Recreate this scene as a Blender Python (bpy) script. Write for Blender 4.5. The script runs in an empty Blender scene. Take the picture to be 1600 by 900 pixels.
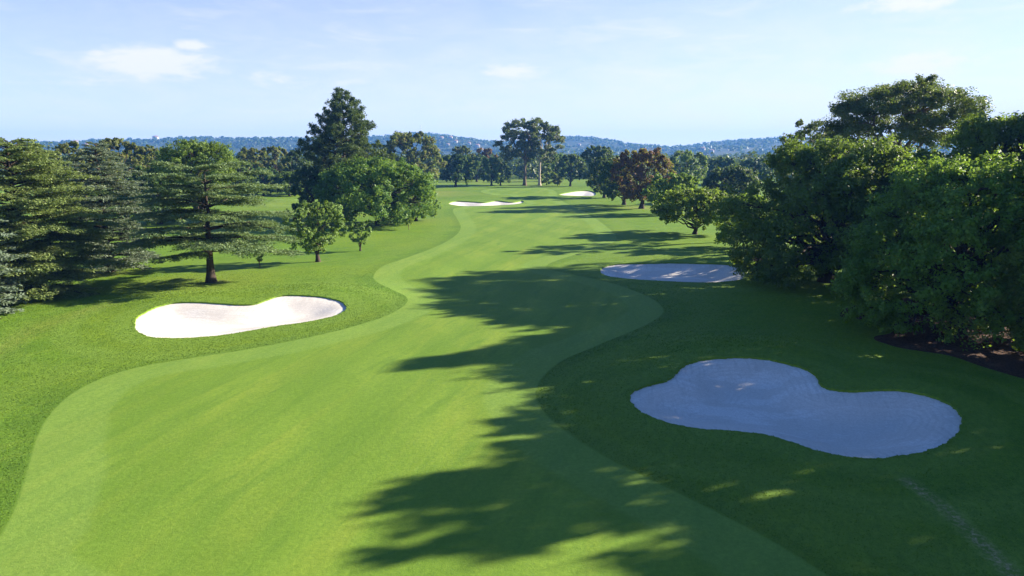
import bpy, math, random
import numpy as np
from mathutils import Vector
from mathutils.geometry import delaunay_2d_cdt

sc = bpy.context.scene
COL = sc.collection
PI = math.pi
random.seed(4)

# ------------------------------------------------------------------ camera
CAM_H, PITCH, F = 13.0, math.radians(10.98), 1066.7      # focal length in px of a 1600 px wide frame
SP, CP = math.sin(PITCH), math.cos(PITCH)
cam = bpy.data.objects.new('camera', bpy.data.cameras.new('camera'))
COL.objects.link(cam)
cam.location = (0, 0, CAM_H)
cam.rotation_euler = (PI / 2 - PITCH, 0, 0)
cam.data.sensor_width = 36
cam.data.lens = 24
cam.data.clip_start = 0.5
cam.data.clip_end = 20000
sc.camera = cam


def ray(px, py):
    u, v = (px - 800) / F, (py - 450) / F
    return u, CP - v * SP, -(SP + v * CP)


# ------------------------------------------------------------------ terrain
MOUNDS = []       # x, y, sx, sy, angle, height


def base_h(x, y):
    x = np.asarray(x, float); y = np.asarray(y, float)
    h = 0.16 * np.sin(x * .071 + .6) * np.sin(y * .053 + 1.1) + 0.10 * np.sin(x * .13 - y * .11)
    h = h * np.clip((np.hypot(x, y) - 15) / 40, 0, 1)
    for mx, my, sx, sy, a, hh in MOUNDS:
        ca, sa = math.cos(a), math.sin(a)
        dx, dy = x - mx, y - my
        p, q = (dx * ca + dy * sa) / sx, (-dx * sa + dy * ca) / sy
        h = h + hh * np.exp(-.5 * (p * p + q * q))
    return h


def ground_at(px, py):
    dx, dy, dz = ray(px, py)
    z = 0.
    for _ in range(6):
        t = (z - CAM_H) / dz
        x, y = dx * t, dy * t
        z = float(base_h(x, y))
    return x, y


def smooth_loop(pts, n=4, closed=True):
    P = [np.array(p, float) for p in pts]
    N = len(P); out = []
    rng_ = range(N) if closed else range(N - 1)
    for i in rng_:
        if closed:
            a, b, c, d = P[(i - 1) % N], P[i], P[(i + 1) % N], P[(i + 2) % N]
        else:
            a, b, c, d = P[max(i - 1, 0)], P[i], P[i + 1], P[min(i + 2, N - 1)]
        for k in range(n):
            t = k / n
            out.append(.5 * (2 * b + (c - a) * t + (2 * a - 5 * b + 4 * c - d) * t * t + (3 * b - a - 3 * c + d) * t ** 3))
    if not closed:
        out.append(P[-1])
    return np.array(out)


BUNKER_PX = [
    [(210, 505), (216, 494), (235, 483), (262, 474), (300, 471), (350, 473), (392, 474), (416, 467), (440, 461), (480, 460), (510, 462), (531, 468), (541, 478),
     (536, 487), (512, 496), (470, 504), (420, 511), (370, 520), (320, 526), (270, 528), (236, 526), (216, 518)],
    [(984, 622), (991, 609), (1016, 600), (1047, 591), (1060, 578), (1078, 566), (1113, 559), (1158, 557), (1198, 560), (1238, 569), (1264, 578), (1277, 589),
     (1282, 600), (1300, 607), (1331, 610), (1376, 608), (1411, 609), (1447, 616), (1478, 627), (1498, 642), (1503, 658), (1496, 676), (1478, 691), (1451, 703),
     (1411, 711), (1362, 716), (1318, 712), (1278, 704), (1242, 692), (1202, 680), (1149, 673), (1100, 670), (1056, 663), (1016, 650), (993, 636)],
    [(938, 422), (945, 416), (965, 412), (1000, 411), (1050, 410), (1100, 411), (1140, 413), (1160, 420), (1164, 428), (1158, 436), (1130, 440), (1090, 441),
     (1040, 439), (990, 436), (955, 432), (942, 428)],
    [(701, 317.5), (712, 314), (740, 315), (757, 316), (775, 313), (800, 311), (815, 313), (818, 316), (805, 319), (770, 321), (730, 322), (708, 320)],
    [(874, 303.5), (890, 300), (905, 298), (922, 298), (931, 302), (925, 306), (895, 305.5), (880, 305)],
]
FAIR_PX = [(0, 838), (22, 798), (40, 745), (55, 692), (75, 652), (110, 617), (160, 591), (220, 573), (290, 561), (380, 547), (470, 530), (550, 511), (605, 493),
           (634, 475), (634, 463), (612, 452), (590, 441), (584, 430), (600, 415), (640, 401), (680, 386), (708, 371), (720, 356), (714, 341), (708, 330), (716, 324),
           (770, 322.5), (822, 318), (816, 310), (780, 305), (752, 300), (760, 296), (800, 293), (850, 294), (868, 299), (872, 308), (895, 322), (925, 338),
           (950, 356), (963, 369), (955, 381), (925, 391), (888, 401), (858, 412), (856, 420), (890, 428), (950, 441), (1005, 460), (1034, 479), (1030, 495), (990, 516),
           (930, 541), (880, 562), (850, 586), (837, 610), (841, 632), (862, 657), (900, 686), (950, 716), (1030, 756), (1100, 791), (1180, 831), (1250, 872), (1300, 905),
           (1420, 985), (900, 1150), (300, 1080), (-60, 935)]
GREEN_PX = [(398, 320), (420, 314), (450, 312), (480, 314), (476, 321), (440, 323), (410, 323)]
TRACK_PX = [(1415, 750), (1470, 790), (1530, 845), (1600, 915)]
MULCH_PX = [(1312, 492), (1342, 499), (1378, 504), (1396, 513), (1390, 521), (1368, 525), (1367, 531), (1383, 537), (1413, 545), (1484, 556), (1538, 574), (1600, 592),
            (1720, 625), (1830, 600), (1750, 480), (1500, 462), (1350, 474)]

# raised back rims of the bunkers and the bank of the neighbouring green
for (px, py, sx, sy, a, hh) in [(500, 462, 5, 3.2, .15, .75), (300, 470, 5, 3, .0, .45), (1180, 545, 5, 2.5, 0, .55), (1440, 600, 4.5, 2.5, -.1, .45),
                                (1060, 404, 9, 4, 0, .6), (775, 309, 14, 7, 0, .9), (905, 296, 12, 8, 0, .8), (800, 298, 26, 12, 0, .5), (438, 317, 9, 6, 0, 1.1)]:
    x_, y_ = ground_at(px, py)
    MOUNDS.append((x_, y_, sx, sy, a, hh))


def world_loop(pxs, n=4):
    return smooth_loop([ground_at(*p) for p in pxs], n)


BUNKERS = [world_loop(b, 9) for b in BUNKER_PX]
_r = np.random.default_rng(77)
for _i, _b in enumerate(BUNKERS):
    _t = np.arange(len(_b)); _c = _b.mean(0)
    _k = sum(_r.uniform(.4, 1) * np.sin(_t * _f + _r.uniform(0, 6)) for _f in (.55, 1.1, 1.9, 2.7))
    _b += (_b - _c) / np.linalg.norm(_b - _c, axis=1)[:, None] * (_k * .035)[:, None]
FAIR = world_loop(FAIR_PX, 4)
GREEN = world_loop(GREEN_PX, 3)
MULCH = world_loop(MULCH_PX, 4)
DEPTHS = [.5, .75, .7, .9, .9]


def seg_dist(pts, loop, closed=True):
    A = loop if closed else loop[:-1]
    B = np.roll(loop, -1, 0) if closed else loop[1:]
    out = np.full(len(pts), 1e9)
    for s in range(0, len(pts), 4000):
        p = pts[s:s + 4000, None, :]
        d = B - A
        t = np.clip(((p - A) * d).sum(2) / np.maximum((d * d).sum(1), 1e-9), 0, 1)
        q = A + t[..., None] * d
        out[s:s + 4000] = np.sqrt(((p - q) ** 2).sum(2).min(1))
    return out


def inside(pts, loop):
    A, B = loop, np.roll(loop, -1, 0)
    res = np.zeros(len(pts), bool)
    for a, b in zip(A, B):
        c = (a[1] > pts[:, 1]) != (b[1] > pts[:, 1])
        if b[1] != a[1]:
            res ^= c & (pts[:, 0] < (b[0] - a[0]) * (pts[:, 1] - a[1]) / (b[1] - a[1]) + a[0])
    return res


def sdf(pts, loop):
    d = seg_dist(pts, loop)
    return np.where(inside(pts, loop), -d, d)


# ------------------------------------------------------------------ object helpers
def link(o, parent=None):
    COL.objects.link(o)
    if parent is not None:
        o.parent = parent
    return o


def tag(o, label=None, cat=None, group=None, kind=None):
    if label: o['label'] = label
    if cat: o['category'] = cat
    if group: o['group'] = group
    if kind: o['kind'] = kind
    return o


def mesh_np(name, V, Fq, mat, smooth=False):
    """V (n,3), Fq (m,k) faces of one size, or a list of such arrays"""
    me = bpy.data.meshes.new(name)
    Fs = [f for f in (Fq if isinstance(Fq, list) else [Fq]) if len(f)]
    V = np.ascontiguousarray(V, np.float32)
    me.vertices.add(len(V)); me.vertices.foreach_set('co', V.ravel())
    loops = np.concatenate([f.ravel() for f in Fs]).astype(np.int32)
    sizes = np.concatenate([np.full(len(f), f.shape[1]) for f in Fs]).astype(np.int32)
    starts = np.concatenate([[0], np.cumsum(sizes)[:-1]]).astype(np.int32)
    me.loops.add(len(loops)); me.loops.foreach_set('vertex_index', loops)
    me.polygons.add(len(sizes)); me.polygons.foreach_set('loop_start', starts); me.polygons.foreach_set('loop_total', sizes)
    if smooth:
        me.polygons.foreach_set('use_smooth', np.ones(len(sizes), bool))
    me.update(calc_edges=True)
    if mat: me.materials.append(mat)
    return me


# ------------------------------------------------------------------ material helpers
class N:
    def __init__(s, name):
        s.m = bpy.data.materials.new(name); s.m.use_nodes = True
        s.t = s.m.node_tree; s.t.nodes.clear()
        s.out = s.new('ShaderNodeOutputMaterial')

    def new(s, typ, ins=None, **kw):
        n = s.t.nodes.new(typ)
        for k, v in kw.items(): setattr(n, k, v)
        for k, v in (ins or {}).items():
            sock = n.inputs[k]
            if isinstance(v, bpy.types.NodeSocket): s.t.links.new(v, sock)
            else: sock.default_value = v
        return n

    def math(s, op, a, b=None, clamp=False):
        ins = {0: a}
        if b is not None: ins[1] = b
        return s.new('ShaderNodeMath', ins, operation=op, use_clamp=clamp).outputs[0]

    def mix(s, fac, a, b, blend='MIX'):
        n = s.t.nodes.new('ShaderNodeMix'); n.data_type = 'RGBA'; n.blend_type = blend
        for i, v in ((0, fac), (6, a), (7, b)):
            if isinstance(v, bpy.types.NodeSocket): s.t.links.new(v, n.inputs[i])
            elif i and len(v) == 3: n.inputs[i].default_value = (*v, 1)
            else: n.inputs[i].default_value = v
        return n.outputs[2]

    def ramp(s, v, lo, hi, a=0., b=1.):
        return s.new('ShaderNodeMapRange', {0: v, 1: lo, 2: hi, 3: a, 4: b}, interpolation_type='SMOOTHSTEP').outputs[0]

    def noise(s, vec, scale, detail=2., rough=.5, dist=0.):
        return s.new('ShaderNodeTexNoise', {'Vector': vec, 'Scale': scale, 'Detail': detail, 'Roughness': rough, 'Distortion': dist}).outputs[0]

    def attr(s, name):
        return s.new('ShaderNodeAttribute', attribute_name=name).outputs['Fac']

    def mapped(s, vec, rot=0., scale=(1, 1, 1)):
        r = s.new('ShaderNodeMapping', {'Vector': vec, 'Rotation': (0, 0, rot)}).outputs[0]
        return s.new('ShaderNodeMapping', {'Vector': r, 'Scale': scale}).outputs[0]

    def surf(s, sh):
        s.t.links.new(sh, s.out.inputs[0]); return s.m


def turf_material():
    n = N('turf')
    pos = n.new('ShaderNodeNewGeometry').outputs['Position']
    fair, bunk, dirt, bare = n.attr('fair'), n.attr('bunk'), n.attr('dirt'), n.attr('straw')
    big = n.noise(pos, .05, 3, .55)
    mid = n.noise(pos, .35, 4, .6)
    fine = n.noise(pos, 5., 4, .75)
    grain = n.noise(pos, 22., 3, .8)
    # ---- rough
    r = n.mix(n.ramp(mid, .3, .7), (.088, .178, .012), (.135, .245, .016))
    r = n.mix(n.ramp(big, .42, .62, 0, .8), r, (.175, .255, .016))
    streak = n.noise(n.mapped(pos, -.9, (.10, .9, 1)), 1., 3, .6)
    r = n.mix(n.ramp(streak, .45, .75, 0, .5), r, (.185, .255, .026))
    # mower passes that follow the bunkers and the fairway edge
    wob = n.math('MULTIPLY', n.math('SUBTRACT', mid, .5), .9)
    bd = n.math('ADD', bunk, wob)
    ring = n.math('SINE', n.math('MULTIPLY', bd, 2 * PI / 3.6))
    ring = n.math('MULTIPLY', n.ramp(ring, -.5, .5), n.ramp(bunk, 10, 5.5))
    r = n.mix(n.math('MULTIPLY', ring, .7), r, (.175, .275, .034))
    fd = n.math('ADD', fair, wob)
    cut = n.math('MULTIPLY', n.ramp(fd, 1.9, 2.5), n.ramp(fd, 5.2, 4.2))
    r = n.mix(n.math('MULTIPLY', cut, .6), r, (.150, .240, .024))
    edge = n.ramp(fair, 1.8, .2)
    r = n.mix(n.math('MULTIPLY', edge, .35), r, (.055, .125, .012))
    # ---- fairway
    g = n.mix(n.ramp(mid, .3, .72), (.160, .262, .028), (.186, .288, .030))
    s1 = n.noise(n.mapped(pos, -1.36, (.045, .42, 1)), 1., 3, .55, .5)
    g = n.mix(n.ramp(s1, .42, .64, 0, .8), g, (.225, .298, .034))
    s2 = n.noise(n.mapped(pos, -1.30, (.10, .7, 1)), 1.2, 3, .55, .4)
    g = n.mix(n.ramp(s2, .5, .7, 0, .75), g, (.110, .205, .022))
    for rot, per, amt in ((-1.36, 6.4, .44), (-2.05, 8.4, .38)):
        sep = n.new('ShaderNodeSeparateXYZ', {0: n.mapped(pos, rot)})
        w = n.math('SINE', n.math('ADD', n.math('MULTIPLY', sep.outputs[1], 2 * PI / per), n.math('MULTIPLY', mid, 1.8)))
        w = n.math('MULTIPLY', n.ramp(w, -.4, .4), n.ramp(mid, .2, .6, amt * .4, amt))
        g = n.mix(w, g, (.108, .205, .018))
    inner = n.math('MULTIPLY', n.ramp(fd, -3.1, -2.6), .40)            # one lighter mower pass round the edge
    g = n.mix(inner, g, (.215, .335, .070))
    ed = n.math('ADD', fair, n.math('MULTIPLY', n.math('SUBTRACT', fine, .5), .35))
    c = n.mix(n.ramp(ed, -.06, .06), g, r)
    # ---- dead grass, dirt, blades
    c = n.mix(n.math('MULTIPLY', bare, n.ramp(fine, .3, .65, .2, 1)), c, (.27, .25, .06))
    dcol = n.mix(n.ramp(fine, .35, .7), (.24, .16, .08), (.50, .37, .22))
    c = n.mix(n.math('MULTIPLY', n.math('MULTIPLY', dirt, n.ramp(fine, .36, .62)), n.ramp(mid, .3, .55, .45, 1)), c, dcol)
    tuft = n.noise(n.mapped(pos, .4, (3.2, 1.4, 1)), 1., 5, .8)
    c = n.mix(n.math('MULTIPLY', n.ramp(tuft, .62, .38, 0, .38), n.ramp(ed, -.1, .3, .45, 1)), c, (.045, .105, .008))
    c = n.mix(n.math('MULTIPLY', n.ramp(tuft, .55, .75, 0, .32), n.ramp(ed, -.1, .3, .3, 1)), c, (.21, .28, .035))
    c = n.mix(n.ramp(fine, .25, .75, .45, 0), c, (.050, .115, .008))
    c = n.mix(n.ramp(grain, .45, .75, 0, .35), c, (.28, .35, .075))
    hgt = n.math('ADD', fine, n.math('MULTIPLY', grain, .6))
    bmp = n.new('ShaderNodeBump', {'Height': hgt, 'Strength': .4, 'Distance': .05})
    p = n.new('ShaderNodeBsdfPrincipled', {'Base Color': c, 'Roughness': .8, 'Normal': bmp.outputs[0], 'Specular IOR Level': .12})
    return n.surf(p.outputs[0])


def sand_material():
    n = N('bunker_sand')
    pos = n.new('ShaderNodeNewGeometry').outputs['Position']
    rim = n.attr('rim')
    mid = n.noise(pos, .45, 4, .6)
    fine = n.noise(pos, 9., 4, .7)
    wet = n.noise(n.mapped(pos, .1, (.16, .5, 1)), 1., 4, .6, .2)
    c = n.mix(n.ramp(mid, .3, .7), (.64, .585, .52), (.73, .675, .61))
    c = n.mix(n.ramp(wet, .52, .60, 0, .7), c, (.80, .76, .71))
    c = n.mix(n.ramp(fine, .35, .7, .5, 0), c, (.47, .42, .36))
    # rake grooves that follow the rim
    rake = n.math('SINE', n.math('MULTIPLY', n.math('ADD', rim, n.math('MULTIPLY', mid, .7)), 2 * PI / .34))
    c = n.mix(n.math('MULTIPLY', n.ramp(rake, -.2, 1, 0, .26), n.ramp(mid, .40, .62)), c, (.46, .42, .37))
    foot = n.noise(pos, 2.6, 2, .5, .8)
    c = n.mix(n.ramp(foot, .58, .70, 0, .35), c, (.50, .45, .40))
    streaks = n.noise(n.mapped(pos, .15, (4.5, .45, 1)), 1., 3, .6)
    c = n.mix(n.math('MULTIPLY', n.ramp(streaks, .5, .66, 0, .4), n.ramp(rim, 2.6, .6)), c, (.46, .42, .37))
    h = n.math('ADD', n.math('MULTIPLY', rake, n.ramp(mid, .42, .6, 0, .12)), fine)
    bmp = n.new('ShaderNodeBump', {'Height': h, 'Strength': .28, 'Distance': .04})
    p = n.new('ShaderNodeBsdfPrincipled', {'Base Color': c, 'Roughness': .9, 'Normal': bmp.outputs[0], 'Specular IOR Level': .15})
    return n.surf(p.outputs[0])


def mulch_material():
    n = N('bark_mulch')
    pos = n.new('ShaderNodeNewGeometry').outputs['Position']
    a, b = n.noise(pos, 7, 4, .75), n.noise(pos, .8, 3, .6)
    c = n.mix(n.ramp(a, .35, .7), (.035, .018, .012), (.13, .07, .045))
    c = n.mix(n.ramp(b, .5, .75, 0, .5), c, (.15, .09, .06))
    bmp = n.new('ShaderNodeBump', {'Height': a, 'Strength': .9, 'Distance': .1})
    p = n.new('ShaderNodeBsdfPrincipled', {'Base Color': c, 'Roughness': .95, 'Normal': bmp.outputs[0], 'Specular IOR Level': .1})
    return n.surf(p.outputs[0])


TRANS_COL = (.27, .38, .035)


def leaf_material(name, dark, light, accent=None, acc_amt=.15, trans=.40, rough=.55, scale=.35):
    n = N(name)
    geo = n.new('ShaderNodeNewGeometry')
    tc = n.new('ShaderNodeTexCoord').outputs['Object']
    isl = geo.outputs['Random Per Island']
    rnd = n.new('ShaderNodeObjectInfo').outputs['Random']
    cl = n.noise(tc, scale, 3, .6)
    f = n.math('ADD', n.math('MULTIPLY', isl, .55), n.math('MULTIPLY', n.ramp(cl, .3, .7), .45))
    c = n.mix(f, dark, light)
    if accent:
        c2 = n.noise(tc, scale * 1.7, 3, .6)
        m = n.ramp(n.math('ADD', c2, n.math('MULTIPLY', isl, .2)), .66, .78, 0, 1)
        m = n.math('MULTIPLY', m, acc_amt * 3, clamp=True)
        c = n.mix(m, c, accent)
    hs = n.new('ShaderNodeHueSaturation', {'Hue': n.ramp(rnd, 0, 1, .488, .512), 'Value': n.ramp(rnd, 0, 1, .88, 1.12), 'Color': c})
    c = hs.outputs[0]
    p = n.new('ShaderNodeBsdfPrincipled', {'Base Color': c, 'Roughness': rough, 'Specular IOR Level': .22})
    t = n.new('ShaderNodeBsdfTranslucent', {'Color': n.mix(.6, c, TRANS_COL)})
    return n.surf(n.new('ShaderNodeMixShader', {0: trans, 1: p.outputs[0], 2: t.outputs[0]}).outputs[0])


def bark_material(name, a, b, sx=1.):
    n = N(name)
    tc = n.new('ShaderNodeTexCoord').outputs['Object']
    v = n.noise(n.mapped(tc, 0, (5 * sx, 5 * sx, .9)), 1., 4, .65)
    w = n.noise(tc, .7, 3, .5)
    c = n.mix(n.ramp(v, .35, .65), a, b)
    c = n.mix(n.ramp(w, .5, .7, 0, .6), c, a)
    bmp = n.new('ShaderNodeBump', {'Height': v, 'Strength': .8, 'Distance': .08})
    p = n.new('ShaderNodeBsdfPrincipled', {'Base Color': c, 'Roughness': .9, 'Normal': bmp.outputs[0], 'Specular IOR Level': .15})
    return n.surf(p.outputs[0])


def plain_material(name, a, b, scale=.5, rough=.8):
    n = N(name)
    tc = n.new('ShaderNodeTexCoord').outputs['Object']
    c = n.mix(n.ramp(n.noise(tc, scale, 3, .6), .35, .65), a, b)
    p = n.new('ShaderNodeBsdfPrincipled', {'Base Color': c, 'Roughness': rough, 'Specular IOR Level': .2})
    return n.surf(p.outputs[0])


M_TURF, M_SAND, M_MULCH = turf_material(), sand_material(), mulch_material()
LEAF = {
    'sunny': leaf_material('sunlit_tone_maple_leaves', (.050, .125, .016), (.170, .270, .036), (.24, .29, .05), .14, trans=.45),  # lighter copy of the maple leaf, sunlight on the front crowns put into its colour
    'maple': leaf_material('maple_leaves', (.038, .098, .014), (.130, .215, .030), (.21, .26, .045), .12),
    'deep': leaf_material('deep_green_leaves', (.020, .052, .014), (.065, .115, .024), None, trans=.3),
    'fresh': leaf_material('fresh_green_leaves', (.085, .155, .018), (.185, .265, .038), (.23, .28, .05), .15, trans=.5),
    'silver': leaf_material('grey_green_leaves', (.080, .138, .028), (.190, .270, .072), None),
    'cedar': leaf_material('cedar_needles', (.082, .130, .052), (.215, .268, .115), None, trans=.25),
    'greencedar': leaf_material('green_cedar_needles', (.092, .142, .044), (.235, .290, .095), None, trans=.28),
    'bluecedar': leaf_material('blue_cedar_needles', (.098, .142, .096), (.228, .278, .195), None, trans=.25),
    'pine': leaf_material('pine_needles', (.018, .046, .013), (.066, .105, .028), None, trans=.2),
    'stone': leaf_material('bright_pine_needles', (.058, .125, .016), (.155, .230, .028), None, trans=.3),
    'gum': leaf_material('gum_leaves', (.034, .056, .018), (.105, .120, .040), (.17, .13, .045), .14, trans=.3),
    'olive': leaf_material('olive_leaves', (.062, .086, .020), (.165, .165, .040), (.24, .17, .05), .2),
    'rust': leaf_material('rusty_leaves', (.110, .045, .022), (.28, .095, .045), (.075, .070, .026), .2),
    'far': leaf_material('far_leaves', (.016, .038, .014), (.058, .085, .024), (.10, .09, .03), .15, trans=.2, scale=.02),
}
BARK = {
    'dark': bark_material('dark_bark', (.030, .022, .016), (.070, .052, .038)),
    'brown': bark_material('brown_bark', (.10, .068, .045), (.19, .14, .10)),
    'pale': bark_material('pale_gum_bark', (.30, .23, .17), (.55, .47, .40), .5),
}


# ------------------------------------------------------------------ ground sheet
def build_ground():
    rng = np.random.default_rng(3)

    def grid(x0, x1, y0, y1, s, hole=None):
        xs, ys = np.arange(x0, x1 + .01, s), np.arange(y0, y1 + .01, s)
        X, Y = np.meshgrid(xs, ys)
        X[::2] += s * .5
        P = np.stack([X.ravel(), Y.ravel()], 1)
        P += rng.uniform(-.12, .12, P.shape) * s
        if hole:
            a, b, c, d = hole
            k = (P[:, 0] > a - s * .6) & (P[:, 0] < b + s * .6) & (P[:, 1] > c - s * .6) & (P[:, 1] < d + s * .6)
            P = P[~k]
        return P
    z1, z2, z3 = (-52, 56, 12, 102), (-200, 220, -60, 400), (-1200, 1200, -700, 1600)
    pts = [grid(*z1, 1.1), grid(*z2, 4.5, z1), grid(*z3, 60, z2), grid(-3500, 3500, -3500, 3500, 350, z3)]
    for i, b in enumerate(BUNKERS):
        s = .45 if i < 3 else 1.2
        lo, hi = b.min(0), b.max(0)
        pts.append(grid(lo[0], hi[0], lo[1], hi[1], s))
    trk = smooth_loop([ground_at(*p) for p in TRACK_PX], 10, False)
    nrm = np.gradient(trk, axis=0); nrm = np.column_stack([-nrm[:, 1], nrm[:, 0]]) / np.linalg.norm(nrm, axis=1)[:, None]
    for k in np.arange(-1.2, 1.21, .2): pts.append(trk + nrm * k + rng.uniform(-.04, .04, trk.shape))
    for px, py in ((336, 441), (497, 409), (165, 428)):
        c = np.array(ground_at(px, py))
        for r_ in (.3, .6, .9, 1.2, 1.6, 2.0):
            a_ = np.arange(0, 2 * PI, .3 / r_ + .1); pts.append(c + r_ * np.column_stack([np.cos(a_), np.sin(a_)]))
    pts = np.concatenate(pts)
    loops = BUNKERS + [FAIR, GREEN, MULCH]
    keep = np.ones(len(pts), bool)
    for i, b in enumerate(BUNKERS):
        lo, hi = b.min(0) - 3, b.max(0) + 3
        near = np.where(((pts > lo) & (pts < hi)).all(1))[0]
        keep[near[seg_dist(pts[near], b) < .18]] = False
    pts = pts[keep]
    verts = [tuple(p) for p in pts]; edges = []
    for lp in loops:
        s = len(verts); n = len(lp)
        verts += [tuple(p) for p in lp]
        edges += [(s + i, s + (i + 1) % n) for i in range(n)]
    vo, eo, fo, ov, oe, of = delaunay_2d_cdt([Vector(v) for v in verts], edges, [], 0, 1e-5)
    V = np.array([(v.x, v.y) for v in vo]); T = np.array([f[:] for f in fo])
    # counter-clockwise
    a, b, c = V[T[:, 0]], V[T[:, 1]], V[T[:, 2]]
    fl = ((b - a)[:, 0] * (c - a)[:, 1] - (b - a)[:, 1] * (c - a)[:, 0]) < 0
    T[fl] = T[fl][:, ::-1]
    cen = V[T].mean(1)
    cls = np.zeros(len(T), int)
    cls[inside(cen, MULCH)] = 2
    cls[inside(cen, FAIR) | inside(cen, GREEN)] = 1
    for i, bk in enumerate(BUNKERS):
        cls[inside(cen, bk)] = 10 + i
    fair = np.minimum(sdf(V, FAIR), sdf(V, GREEN))
    bunk = np.min([seg_dist(V, b) for b in BUNKERS], 0)
    H = base_h(V[:, 0], V[:, 1])
    trk = smooth_loop([ground_at(*p) for p in TRACK_PX], 4, False)
    trk2 = smooth_loop([ground_at(*p) for p in [(-60, 575), (0, 545), (60, 512), (130, 486), (185, 470)]], 4, False)
    d1, d2 = seg_dist(V, trk, False), seg_dist(V, trk2, False)
    dirt = np.clip(1.2 - d1 / .38, 0, 1) * .9
    straw = np.clip(1.2 - d2 / 1.3, 0, 1) * .55
    for px, py, r, w in [(336, 441, 1.3, .9), (497, 409, .8, .5), (440, 331, 5, .8), (1000, 325, 5, .6), (684, 300, 9, .5), (1170, 337, 6, .4), (560, 352, 5, .6),
                         (60, 465, 4, .5), (165, 428, 2.5, .6), (1085, 365, 1.5, .5)]:
        x, y = ground_at(px, py)
        dd = np.hypot(V[:, 0] - x, V[:, 1] - y)
        dirt = np.maximum(dirt, np.clip(1.3 - dd / r, 0, 1) * w)
    for px, py, r, w in [(690, 305, 16, .6), (640, 345, 8, .3), (420, 316, 14, .3), (770, 283, 50, .45), (300, 445, 8, .25)]:
        x, y = ground_at(px, py)
        dd = np.hypot(V[:, 0] - x, V[:, 1] - y)
        straw = np.maximum(straw, np.clip(1.2 - dd / r, 0, 1) * w)

    def sub(name, mask, mat, z, extra=None, skirt=None):
        t = T[mask]
        used, inv = np.unique(t, return_inverse=True)
        t = inv.reshape(t.shape)
        vv = np.column_stack([V[used], z[used]])
        Fs = [t]
        if skirt is not None:
            sv, sf = skirt
            Fs.append(sf + len(vv)); vv = np.concatenate([vv, sv])
        me = mesh_np(name, vv, Fs, mat, True)
        for k, arr in dict(fair=fair, bunk=bunk, dirt=dirt, straw=straw, **(extra or {})).items():
            at = me.attributes.new(k, 'FLOAT', 'POINT')
            a = np.zeros(len(vv), np.float32); a[:len(used)] = arr[used]
            if skirt is not None and k == 'fair': a[len(used):] = 5
            at.data.foreach_set('value', a)
        return link(bpy.data.objects.new(name, me))
    LIP = [.12, .13, .14, .25, .25]
    sk_v, sk_f, k = [], [], 0
    for i, b in enumerate(BUNKERS):
        n = len(b)
        z = base_h(b[:, 0], b[:, 1])
        sk_v += [np.column_stack([b, z]), np.column_stack([b, z - LIP[i] - .03])]
        j = np.arange(n); j2 = (j + 1) % n
        sk_f.append(np.column_stack([k + j, k + n + j, k + n + j2, k + j2])[:, ::-1]); k += 2 * n
    g = sub('ground', cls == 0, M_TURF, H, None, (np.concatenate(sk_v), np.concatenate(sk_f)))
    tag(g, kind='structure')
    tag(sub('fairway', cls == 1, M_TURF, H), kind='structure')
    tag(sub('mulch_bed', cls == 2, M_MULCH, H), kind='structure')
    labels = ['kidney shaped white sand bunker in full sun near the spreading cedar',
              'large lobed sand bunker lying wholly in tree shade in front of the mulch bed',
              'long oval sand bunker with one end sunlit, beside the shadowed fairway bend',
              'small far sand bunker in full sun below the two tall far gums',
              'farthest small sand bunker lying at the foot of the dark trees']
    for i, b in enumerate(BUNKERS):
        m = cls == 10 + i
        d = np.zeros(len(V)); u = np.unique(T[m]); d[u] = seg_dist(V[u], b)
        w = [3.6, 3.6, 3.6, 6, 6][i]
        t = np.clip(d / w, 0, 1); dish = t * t * (3 - 2 * t)
        z = H - LIP[i] - DEPTHS[i] * dish
        tag(sub('sand_bunker', m, M_SAND, z, dict(rim=d)), labels[i], 'sand bunker', 'sand bunkers beside the fairway')


# ------------------------------------------------------------------ foliage and wood builders
def unit(v):
    return v / np.maximum(np.linalg.norm(v, axis=-1, keepdims=True), 1e-9)


def leaf_quads(rng, P, Nn, size, width=.6, along=None):
    n = len(P)
    t = rng.normal(size=(n, 3)) if along is None else along + rng.normal(size=(n, 3)) * .35
    t = unit(t - (t * Nn).sum(1, keepdims=True) * Nn)
    b = np.cross(Nn, t)
    L = (size * rng.uniform(.65, 1.3, n))[:, None] * .5
    W = L * width
    V = np.stack([P - t * L, P + b * W + t * L * .1, P + t * L, P - b * W + t * L * .1], 1).reshape(-1, 3)
    return V, np.arange(n * 4).reshape(n, 4)


def tube(path, radii, k=7):
    path = np.asarray(path, float); n = len(path)
    d = np.gradient(path, axis=0); d = unit(d)
    ref = np.array([.31, .17, .93]) if abs(d[0][2]) < .8 else np.array([1., .1, .05])
    u = unit(np.cross(d, ref)); w = np.cross(d, u)
    a = np.linspace(0, 2 * PI, k, endpoint=False)
    ring = np.cos(a)[None, :, None] * u[:, None] + np.sin(a)[None, :, None] * w[:, None]
    V = (path[:, None] + ring * np.asarray(radii)[:, None, None]).reshape(-1, 3)
    i = np.arange(n - 1)[:, None] * k + np.arange(k)[None]
    j = np.arange(n - 1)[:, None] * k + (np.arange(k)[None] + 1) % k
    Fq = np.stack([i, j, j + k, i + k], -1).reshape(-1, 4)
    return V, Fq


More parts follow.
